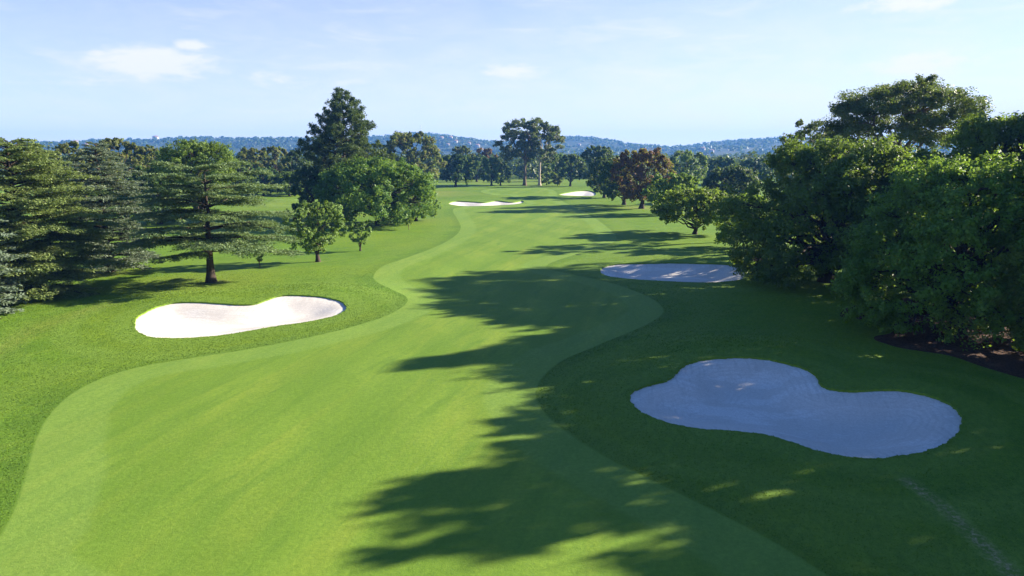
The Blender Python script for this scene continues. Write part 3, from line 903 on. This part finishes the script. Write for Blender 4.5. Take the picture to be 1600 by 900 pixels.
def build_far():
    rng = np.random.default_rng(8)
    az = np.linspace(-1.5, 1.5, 260); rr = np.linspace(1400, 3450, 50)
    A, R = np.meshgrid(az, rr)
    Z = hill_z(A, R)
    V = np.stack([np.sin(A) * R, np.cos(A) * R, Z], -1).reshape(-1, 3)
    n, m = Z.shape
    i = (np.arange(n - 1)[:, None] * m + np.arange(m - 1)[None]).ravel()
    Fq = np.stack([i, i + 1, i + m + 1, i + m], 1)[:, ::-1]
    me = mesh_np('hills', V, Fq, plain_material('hill_scrub', (.022, .040, .018), (.065, .072, .036), .012), True)
    tag(link(bpy.data.objects.new('hills', me)), kind='structure')

    def masses(name, xs, ys, zs, rad, hgt, nq, size, mat):
        k = len(xs)
        idx = np.repeat(np.arange(k), nq)
        d = unit(rng.normal(size=(k * nq, 3))); d[:, 2] = np.abs(d[:, 2])
        q = rng.uniform(.7, 1.05, k * nq)[:, None]
        P = np.stack([xs[idx], ys[idx], zs[idx]], 1) + d * q * np.stack([rad[idx], rad[idx], hgt[idx]], 1)
        Nn = unit(d + rng.normal(size=d.shape) * .45)
        V, Fq = leaf_quads(rng, P, Nn, size[idx], .8)
        return tag(link(bpy.data.objects.new(name, mesh_np(name, V, Fq, mat))), kind='stuff')
    # the wooded slopes
    k = 9000
    a = rng.uniform(-.95, .95, k); r = 1500 + (D_RIDGE + 60 - 1500) * rng.random(k) ** .8
    keep = (np.sin(a * 31 + r * .011) + np.sin(a * 83 - r * .017) + rng.normal(size=k) * .9) > -1.1
    a, r = a[keep], r[keep]; k = len(a)
    rad = rng.uniform(4.5, 9.5, k); hg = rad * rng.uniform(.7, 1.25, k)
    masses('hillside_woodland', np.sin(a) * r, np.cos(a) * r, hill_z(a, r) - 1, rad, hg, 16, rad * 1.0, LEAF['far'])
    # the wooded flat between the course and the hills
    k = 2600
    a = rng.uniform(-.85, .85, k); r = 380 + 1100 * rng.random(k) ** 1.1
    rad = rng.uniform(4, 8.5, k); hg = rng.uniform(9, 16, k) * np.where(rng.random(k) < .08, 1.3, 1)
    masses('distant_woodland', np.sin(a) * r, np.cos(a) * r, np.full(k, 0.), rad, hg, 110, rad * .34, LEAF['far'])

    # houses on the slope
    wm = plain_material('house_plaster', (.34, .31, .28), (.45, .42, .39), .1)
    rm = plain_material('roof_tiles', (.26, .15, .11), (.34, .22, .16), .2)
    wn = plain_material('house_window', (.03, .04, .05), (.06, .07, .08), .2, .2)

    def box(x0, x1, y0, y1, z0, z1):
        V = np.array([(x, y, z) for z in (z0, z1) for x, y in ((x0, y0), (x1, y0), (x1, y1), (x0, y1))], float)
        return V, np.array([(0, 3, 2, 1), (4, 5, 6, 7), (0, 1, 5, 4), (1, 2, 6, 5), (2, 3, 7, 6), (3, 0, 4, 7)])
    wallm = mesh_np('wall', *box(-8, 8, -5, 5, -4, 5.5), wm)
    rv = np.array([(-9, -6, 5.4), (9, -6, 5.4), (9, 6, 5.4), (-9, 6, 5.4), (-6, 0, 9), (6, 0, 9)], float)
    roofm = mesh_np('roof', rv, [np.array([(0, 1, 5, 4), (2, 3, 4, 5)]), np.array([(1, 2, 5), (3, 0, 4)])], rm)
    wins = [mesh_np('window', *box(-6.5 + j * 3.7, -4.6 + j * 3.7, -5.06, -4.9, 1.6, 3.8), wn) for j in range(4)]
    H = [(243, 215, 1.5), (690, 216, 1.2), (704, 215, 1.1), (712, 221, 1.0), (700, 226, .9), (746, 228, 1.2), (733, 224, .9), (752, 234, 1.0), (676, 219, 1.0), (1098, 233, 1.1),
         (1112, 236, .9), (1065, 240, 1.0), (905, 226, .8), (118, 222, 1.1), (135, 226, .9), (664, 216, .8)]
    for (px, py, s) in H:
        u, f, d = ray(px, py); a = math.atan2(u, f); sl = d / math.hypot(u, f)
        rs = np.linspace(1500, D_RIDGE, 400)
        hz = hill_z(np.full(400, a), rs) + 7
        los = CAM_H + sl * rs
        kk = np.where(hz >= los)[0]
        r = rs[kk[0]] if len(kk) else D_RIDGE - 30
        e = link(bpy.data.objects.new('hillside_house', None))
        e.location = (math.sin(a) * r, math.cos(a) * r, float(hill_z(a, r)) + 5); e.rotation_euler = (0, 0, -a + rng.uniform(-.5, .5)); e.scale = (s * .75, s * .75, s * .75)
        tag(e, 'tiny pale house among the trees of the far hillside', 'house', 'houses on the far hillside')
        for nm, me in [('wall', wallm), ('roof', roofm)] + [('window', q) for q in wins]: link(bpy.data.objects.new(nm, me), e)
    # mast on the ridge
    w = Wood(); mh = 46.
    cs = [(2.2, 2.2), (-2.2, 2.2), (-2.2, -2.2), (2.2, -2.2)]
    for cx, cy in cs: w.add(np.array([(cx, cy, -3), (cx * .2, cy * .2, mh)], float), [.35, .22], 4)
    for j in range(10):
        z = 3 + j * 4.2; s = 1 - .8 * z / mh; s2 = 1 - .8 * (z + 4.2) / mh
        for q in range(4):
            (ax, ay), (bx, by) = cs[q], cs[(q + 1) % 4]
            w.add(np.array([(ax * s, ay * s, z), (bx * s2, by * s2, z + 4.2)]), [.16, .16], 4)
    u, f, d = ray(658, 210); a = math.atan2(u, f); r = D_RIDGE - 40
    e = bpy.data.objects.new('radio_mast', mesh_np('radio_mast', np.concatenate(w.V), np.concatenate(w.F), plain_material('galvanised_steel', (.45, .45, .45), (.55, .55, .55))))
    link(e); e.location = (math.sin(a) * r, math.cos(a) * r, float(hill_z(a, r)))
    tag(e, 'thin lattice mast standing up from the hill ridge', 'mast')


def build_haze():
    V = np.array([(x, y, z) for z in (-4., 135.) for x, y in ((-3700, -3700), (3700, -3700), (3700, 3700), (-3700, 3700))], float)
    me = mesh_np('haze', V, np.array([(0, 3, 2, 1), (4, 5, 6, 7), (0, 1, 5, 4), (1, 2, 6, 5), (2, 3, 7, 6), (3, 0, 4, 7)]), None)
    n = N('haze_air')
    v = n.new('ShaderNodeVolumePrincipled', {'Color': (.13, .38, .98, 1), 'Density': HAZE, 'Anisotropy': .1})
    n.t.links.new(v.outputs[0], n.out.inputs['Volume'])
    me.materials.append(n.m)
    tag(link(bpy.data.objects.new('haze', me)), kind='stuff')


HAZE = 1.65e-4
# ------------------------------------------------------------------ light and sky
SUN_EL, SUN_AZ = math.radians(20.5), math.radians(20)       # azimuth from +X towards +Y
sd = Vector((math.cos(SUN_EL) * math.cos(SUN_AZ), math.cos(SUN_EL) * math.sin(SUN_AZ), math.sin(SUN_EL)))
sun = bpy.data.objects.new('sun', bpy.data.lights.new('sun', 'SUN')); COL.objects.link(sun)
sun.data.energy = 5.0
sun.data.angle = math.radians(.5)
sun.data.color = (1., .91, .74)
sun.rotation_euler = sd.to_track_quat('Z', 'Y').to_euler()

CLOUDS = [(250, 100, 95, 24, 1.), (300, 70, 32, 9, 1.), (150, 82, 22, 6, .8), (150, 128, 60, 10, .7), (30, 125, 70, 12, .6), (430, 125, 190, 22, .65), (805, 112, 70, 12, .9),
          (1435, 100, 120, 16, .9), (1420, 5, 80, 12, 1.), (900, 185, 300, 30, .55), (1150, 190, 200, 20, .4), (60, 150, 160, 20, .4), (560, 52, 30, 6, .3)]


def build_world():
    wd = bpy.data.worlds.new('World'); sc.world = wd; wd.use_nodes = True
    t = wd.node_tree; t.nodes.clear()

    def new(typ, ins=None, **kw):
        n = t.nodes.new(typ)
        for k, v in kw.items(): setattr(n, k, v)
        for k, v in (ins or {}).items():
            if isinstance(v, bpy.types.NodeSocket): t.links.new(v, n.inputs[k])
            else: n.inputs[k].default_value = v
        return n

    def mt(op, a, b=None, c=None, clamp=False):
        ins = {0: a}
        if b is not None: ins[1] = b
        if c is not None: ins[2] = c
        return new('ShaderNodeMath', ins, operation=op, use_clamp=clamp).outputs[0]
    sky = new('ShaderNodeTexSky', sky_type='NISHITA')
    sky.sun_disc = False; sky.sun_elevation = SUN_EL
    sky.sun_rotation = PI / 2 - SUN_AZ
    sky.altitude = 1500; sky.air_density = 1.0; sky.dust_density = .4; sky.ozone_density = 4.0
    tc = new('ShaderNodeTexCoord').outputs['Generated']
    sep = new('ShaderNodeSeparateXYZ', {0: tc})
    az = mt('ARCTAN2', sep.outputs[0], sep.outputs[1]); el = mt('ARCSINE', sep.outputs[2])
    uv = new('ShaderNodeCombineXYZ', {0: az, 1: mt('MULTIPLY', el, 3.2), 2: 0.}).outputs[0]
    n1 = new('ShaderNodeTexNoise', {'Vector': uv, 'Scale': 9., 'Detail': 9., 'Roughness': .68, 'Distortion': .5}).outputs[0]
    n2 = new('ShaderNodeTexNoise', {'Vector': uv, 'Scale': 34., 'Detail': 5., 'Roughness': .6}).outputs[0]
    nz = mt('ADD', mt('MULTIPLY', n1, .55), mt('MULTIPLY', n2, .45))
    tot = None
    for px, py, sx, sy, amp in CLOUDS:
        u, f, d = ray(px, py)
        a0, e0 = math.atan2(u, f), math.atan2(d, math.hypot(u, f))
        p = mt('POWER', mt('DIVIDE', mt('SUBTRACT', az, a0), sx / F * .8), 2.)
        q = mt('POWER', mt('DIVIDE', mt('SUBTRACT', el, e0), sy / F), 2.)
        g = mt('MULTIPLY', mt('EXPONENT', mt('MULTIPLY', mt('ADD', p, q), -.5)), amp)
        tot = g if tot is None else mt('MAXIMUM', tot, g)
    m = mt('SUBTRACT', mt('ADD', mt('MULTIPLY', tot, .56), nz), .79)
    fac = new('ShaderNodeMapRange', {0: m, 1: 0., 2: .24, 3: 0., 4: .85}, interpolation_type='SMOOTHSTEP').outputs[0]
    fac = mt('MULTIPLY', fac, mt('GREATER_THAN', tot, .02))
    hs = new('ShaderNodeHueSaturation', {'Saturation': SKY_SAT, 'Value': 1., 'Color': sky.outputs[0]}).outputs[0]
    tint = t.nodes.new('ShaderNodeMix'); tint.data_type = 'RGBA'; tint.blend_type = 'MULTIPLY'
    tint.inputs[0].default_value = 1; t.links.new(hs, tint.inputs[6]); tint.inputs[7].default_value = (.98, .90, 1.04, 1)
    hs = tint.outputs[2]
    # thin high veil, densest towards the horizon
    veil = new('ShaderNodeMapRange', {0: el, 1: math.radians(24), 2: math.radians(2), 3: .0, 4: .95}).outputs[0]
    veil = mt('MULTIPLY', veil, new('ShaderNodeMapRange', {0: n1, 1: .3, 2: .7, 3: .82, 4: 1.08}).outputs[0], clamp=True)
    veil = mt('MULTIPLY', veil, new('ShaderNodeMapRange', {0: az, 1: math.radians(-40), 2: math.radians(20), 3: .68, 4: 1.}).outputs[0])
    wv = new('ShaderNodeCombineXYZ', {0: mt('MULTIPLY', az, 1.3), 1: mt('MULTIPLY', el, 9.), 2: 3.}).outputs[0]
    n3 = new('ShaderNodeTexNoise', {'Vector': wv, 'Scale': 5., 'Detail': 8., 'Roughness': .62, 'Distortion': .6}).outputs[0]
    wisp = new('ShaderNodeMapRange', {0: n3, 1: .5, 2: .74, 3: 0., 4: .45}, interpolation_type='SMOOTHSTEP').outputs[0]
    wisp = mt('MULTIPLY', wisp, new('ShaderNodeMapRange', {0: el, 1: math.radians(15), 2: math.radians(9), 3: .0, 4: .9}).outputs[0])
    inv = mt('MULTIPLY', mt('MULTIPLY', mt('SUBTRACT', 1., fac), mt('SUBTRACT', 1., veil)), mt('SUBTRACT', 1., wisp))
    fac = mt('SUBTRACT', 1., inv)
    mx = t.nodes.new('ShaderNodeMix'); mx.data_type = 'RGBA'
    t.links.new(fac, mx.inputs[0]); t.links.new(hs, mx.inputs[6]); mx.inputs[7].default_value = CLOUD_COL
    bg = new('ShaderNodeBackground', {'Color': mx.outputs[2], 'Strength': SKY_STR})
    out = new('ShaderNodeOutputWorld', {0: bg.outputs[0]})


SKY_SAT, SKY_STR, CLOUD_COL = 1.12, .060, (4.75, 4.75, 4.9, 1)
build_world()
build_ground()
build_rough()
build_trees()
build_far()
build_haze()

vs = sc.view_settings
sc.display_settings.display_device = 'sRGB'
vs.view_transform = 'Standard'; vs.look = 'None'; vs.gamma = 1; vs.use_curve_mapping = False
vs.exposure = 1.87
sc.render.engine = 'CYCLES'
cy = sc.cycles
cy.max_bounces = 6; cy.diffuse_bounces = 3; cy.glossy_bounces = 2; cy.transmission_bounces = 3; cy.volume_bounces = 0; cy.transparent_max_bounces = 4
cy.use_denoising = True
cy.sample_clamp_indirect = 6
